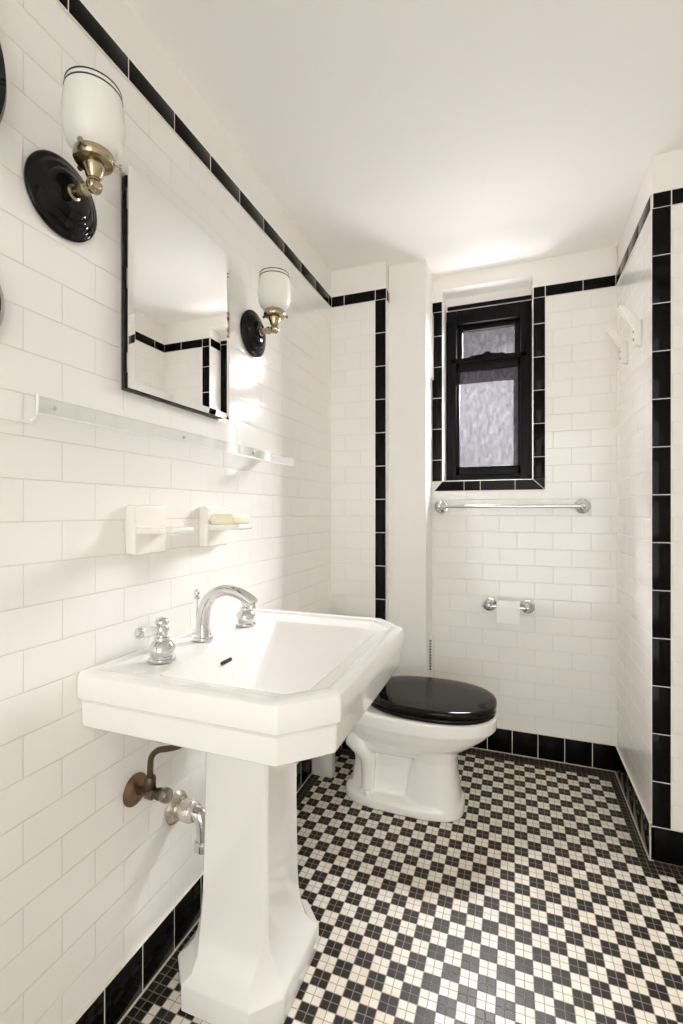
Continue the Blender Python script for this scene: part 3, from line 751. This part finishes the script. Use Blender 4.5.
# ------------------------------------------------------------------ ceramic holders
def holder(loc, name, label, tray):
    s = empty(name, loc, label, 'soap dish', 'white ceramic wall dishes above the sink')
    bm = bmesh.new(); box(bm, 0.0005, 0.030, -0.053, 0.053, -0.056, 0.058, 0, 0.007, 4)
    finish('backplate', bm, CERAM, s, angle=60)
    bm = bmesh.new()
    cs = [(0.024, -0.049), (0.112, -0.046), (0.122, -0.038), (0.122, 0.038), (0.112, 0.046), (0.024, 0.049)]
    def rr(i, z): return [(p.x, p.y, z) for p in fillet_poly([(x - (i if x > 0.03 else 0), y * (1 - i * 10)) for x, y in cs], 0.012)]
    loft(bm, [rr(0.004, -0.007), rr(0.0, -0.004), rr(0.0, 0.004), rr(0.002, 0.0065), rr(0.006, 0.0065), rr(0.008, 0.003)])
    finish('tray', bm, CERAM, s, angle=50)
    bm = bmesh.new()
    loft(bm, [[(0.0305, -0.046, 0.006), (0.0305, 0.046, 0.006), (0.0305, 0.046, 0.010), (0.0305, -0.046, 0.010)], [(0.040, -0.042, 0.003), (0.040, 0.042, 0.003), (0.038, 0.042, 0.006), (0.038, -0.042, 0.006)]])
    finish('ledge', bm, CERAM, s)
    return s
holder((0, 0.873, 1.094), 'soap_dish', 'empty white ceramic soap dish on the left wall, the nearer one over the faucet', True)
holder((0, 1.137, 1.094), 'soap_dish', 'white ceramic soap dish holding a cream soap bar, the farther one on the left wall', True)
bm = bmesh.new(); box(bm, -0.038, 0.038, -0.046, 0.046, 0, 0.030, 0, 0.009, 4)
tag(finish('soap_bar', bm, SOAP, loc=(0.076, 1.130, 1.1008), angle=60), 'cream soap bar resting in the farther white ceramic soap dish', 'soap')

# ------------------------------------------------------------------ towel bar & paper holder
tb = empty('towel_bar', (0.809, YB, 1.162), 'polished chrome towel bar on the back wall below the window', 'towel bar')
def rosette(s, x, z=0, r=0.034, reach=0.062, post=0.011):
    bm = bmesh.new()
    lathe(bm, [(r, -0.001), (r, -0.004), (r * 0.93, -0.007), (r * 0.80, -0.008), (r * 0.78, -0.011), (r * 0.66, -0.014), (r * 0.45, -0.017), (post * 1.2, -0.022), (post * 0.9, -0.032), (post * 0.95, -reach + 0.012)], (x, 0, z), 'Y', n=40)
    sphere(bm, (x, -reach, z), post * 1.35)
    finish('post', bm, CHROME, s)
rosette(tb, -0.312); rosette(tb, 0.312)
bm = bmesh.new(); tube(bm, [(-0.312, -0.062, 0), (0.312, -0.062, 0)], 0.0072, n=20, sub=1)
finish('bar', bm, CHROME, tb)
tp = empty('toilet_paper_holder', (0.808, YB, 0.697), 'chrome toilet paper holder with two round posts on the back wall', 'toilet paper holder')
rosette(tp, -0.084, 0, 0.033, 0.055, 0.010); rosette(tp, 0.084, 0, 0.033, 0.055, 0.010)
bm = bmesh.new(); tube(bm, [(-0.084, -0.055, 0), (0.084, -0.055, 0)], 0.008, n=16, sub=1)
finish('roller', bm, CHROME, tp)
bm = bmesh.new()
n = 40; rr_ = 0.031
def rollring(x): return [(x, rr_ * math.sin(2 * PI * k / n), rr_ * math.cos(2 * PI * k / n)) for k in range(n)]
def inring(x): return [(x, 0.0095 * math.sin(2 * PI * k / n), 0.0095 * math.cos(2 * PI * k / n)) for k in range(n)]
loft(bm, [inring(-0.05), rollring(-0.05), rollring(0.05), inring(0.05)], False, False)
sheet = [(-0.0312, 0.002), (-0.0316, -0.02), (-0.0308, -0.045), (-0.0312, -0.068)]
loft(bm, [[(x, y, z) for y, z in sheet] + [(x, y + 0.0006, z) for y, z in reversed(sheet)] for x in (-0.0495, 0.0495)])
tag(finish('toilet_paper_roll', bm, PAPER, loc=(0.808, YB - 0.055, 0.697)), 'thin white toilet paper roll with a short hanging sheet on the chrome holder', 'toilet paper')

# ------------------------------------------------------------------ coat hooks on the right wall
def hook(loc, label):
    s = empty('coat_hook', loc, label, 'hook', 'white coat hooks on the right wall')
    bm = bmesh.new()
    box(bm, -0.004, -0.0005, -0.012, 0.012, -0.003, 0.088, 0, 0.001)
    loft(bm, [[(x, y, z) for x, z in [(-0.003, 0.0), (-0.022, 0.003), (-0.024, 0.080), (-0.003, 0.086)]] for y in (-0.008, 0.008)])
    finish('bracket', bm, GLOSSP, s, angle=30, bevel=0.001)
    bm = bmesh.new()
    ar = [(-0.003, 0.086), (-0.024, 0.080), (-0.026, 0.070), (-0.073, 0.143), (-0.070, 0.150), (-0.058, 0.150)]
    loft(bm, [[(x, y, z) for x, z in ar] for y in (-0.010, 0.010)])
    finish('arm', bm, GLOSSP, s, angle=30, bevel=0.001)
    for z in (0.024, 0.052):
        bm = bmesh.new(); lathe(bm, [(0.0045, -0.0225), (0.005, -0.0245), (0.003, -0.0265)], (0, 0, z), 'X', n=16)
        finish('screw', bm, BRASS, s)
    return s
hook((XR, 1.918, 1.727), 'white painted coat hook on the right wall, the nearer one beside the black tile column')
hook((XR, 2.134, 1.726), 'white painted coat hook on the right wall, the farther one next to the back corner')
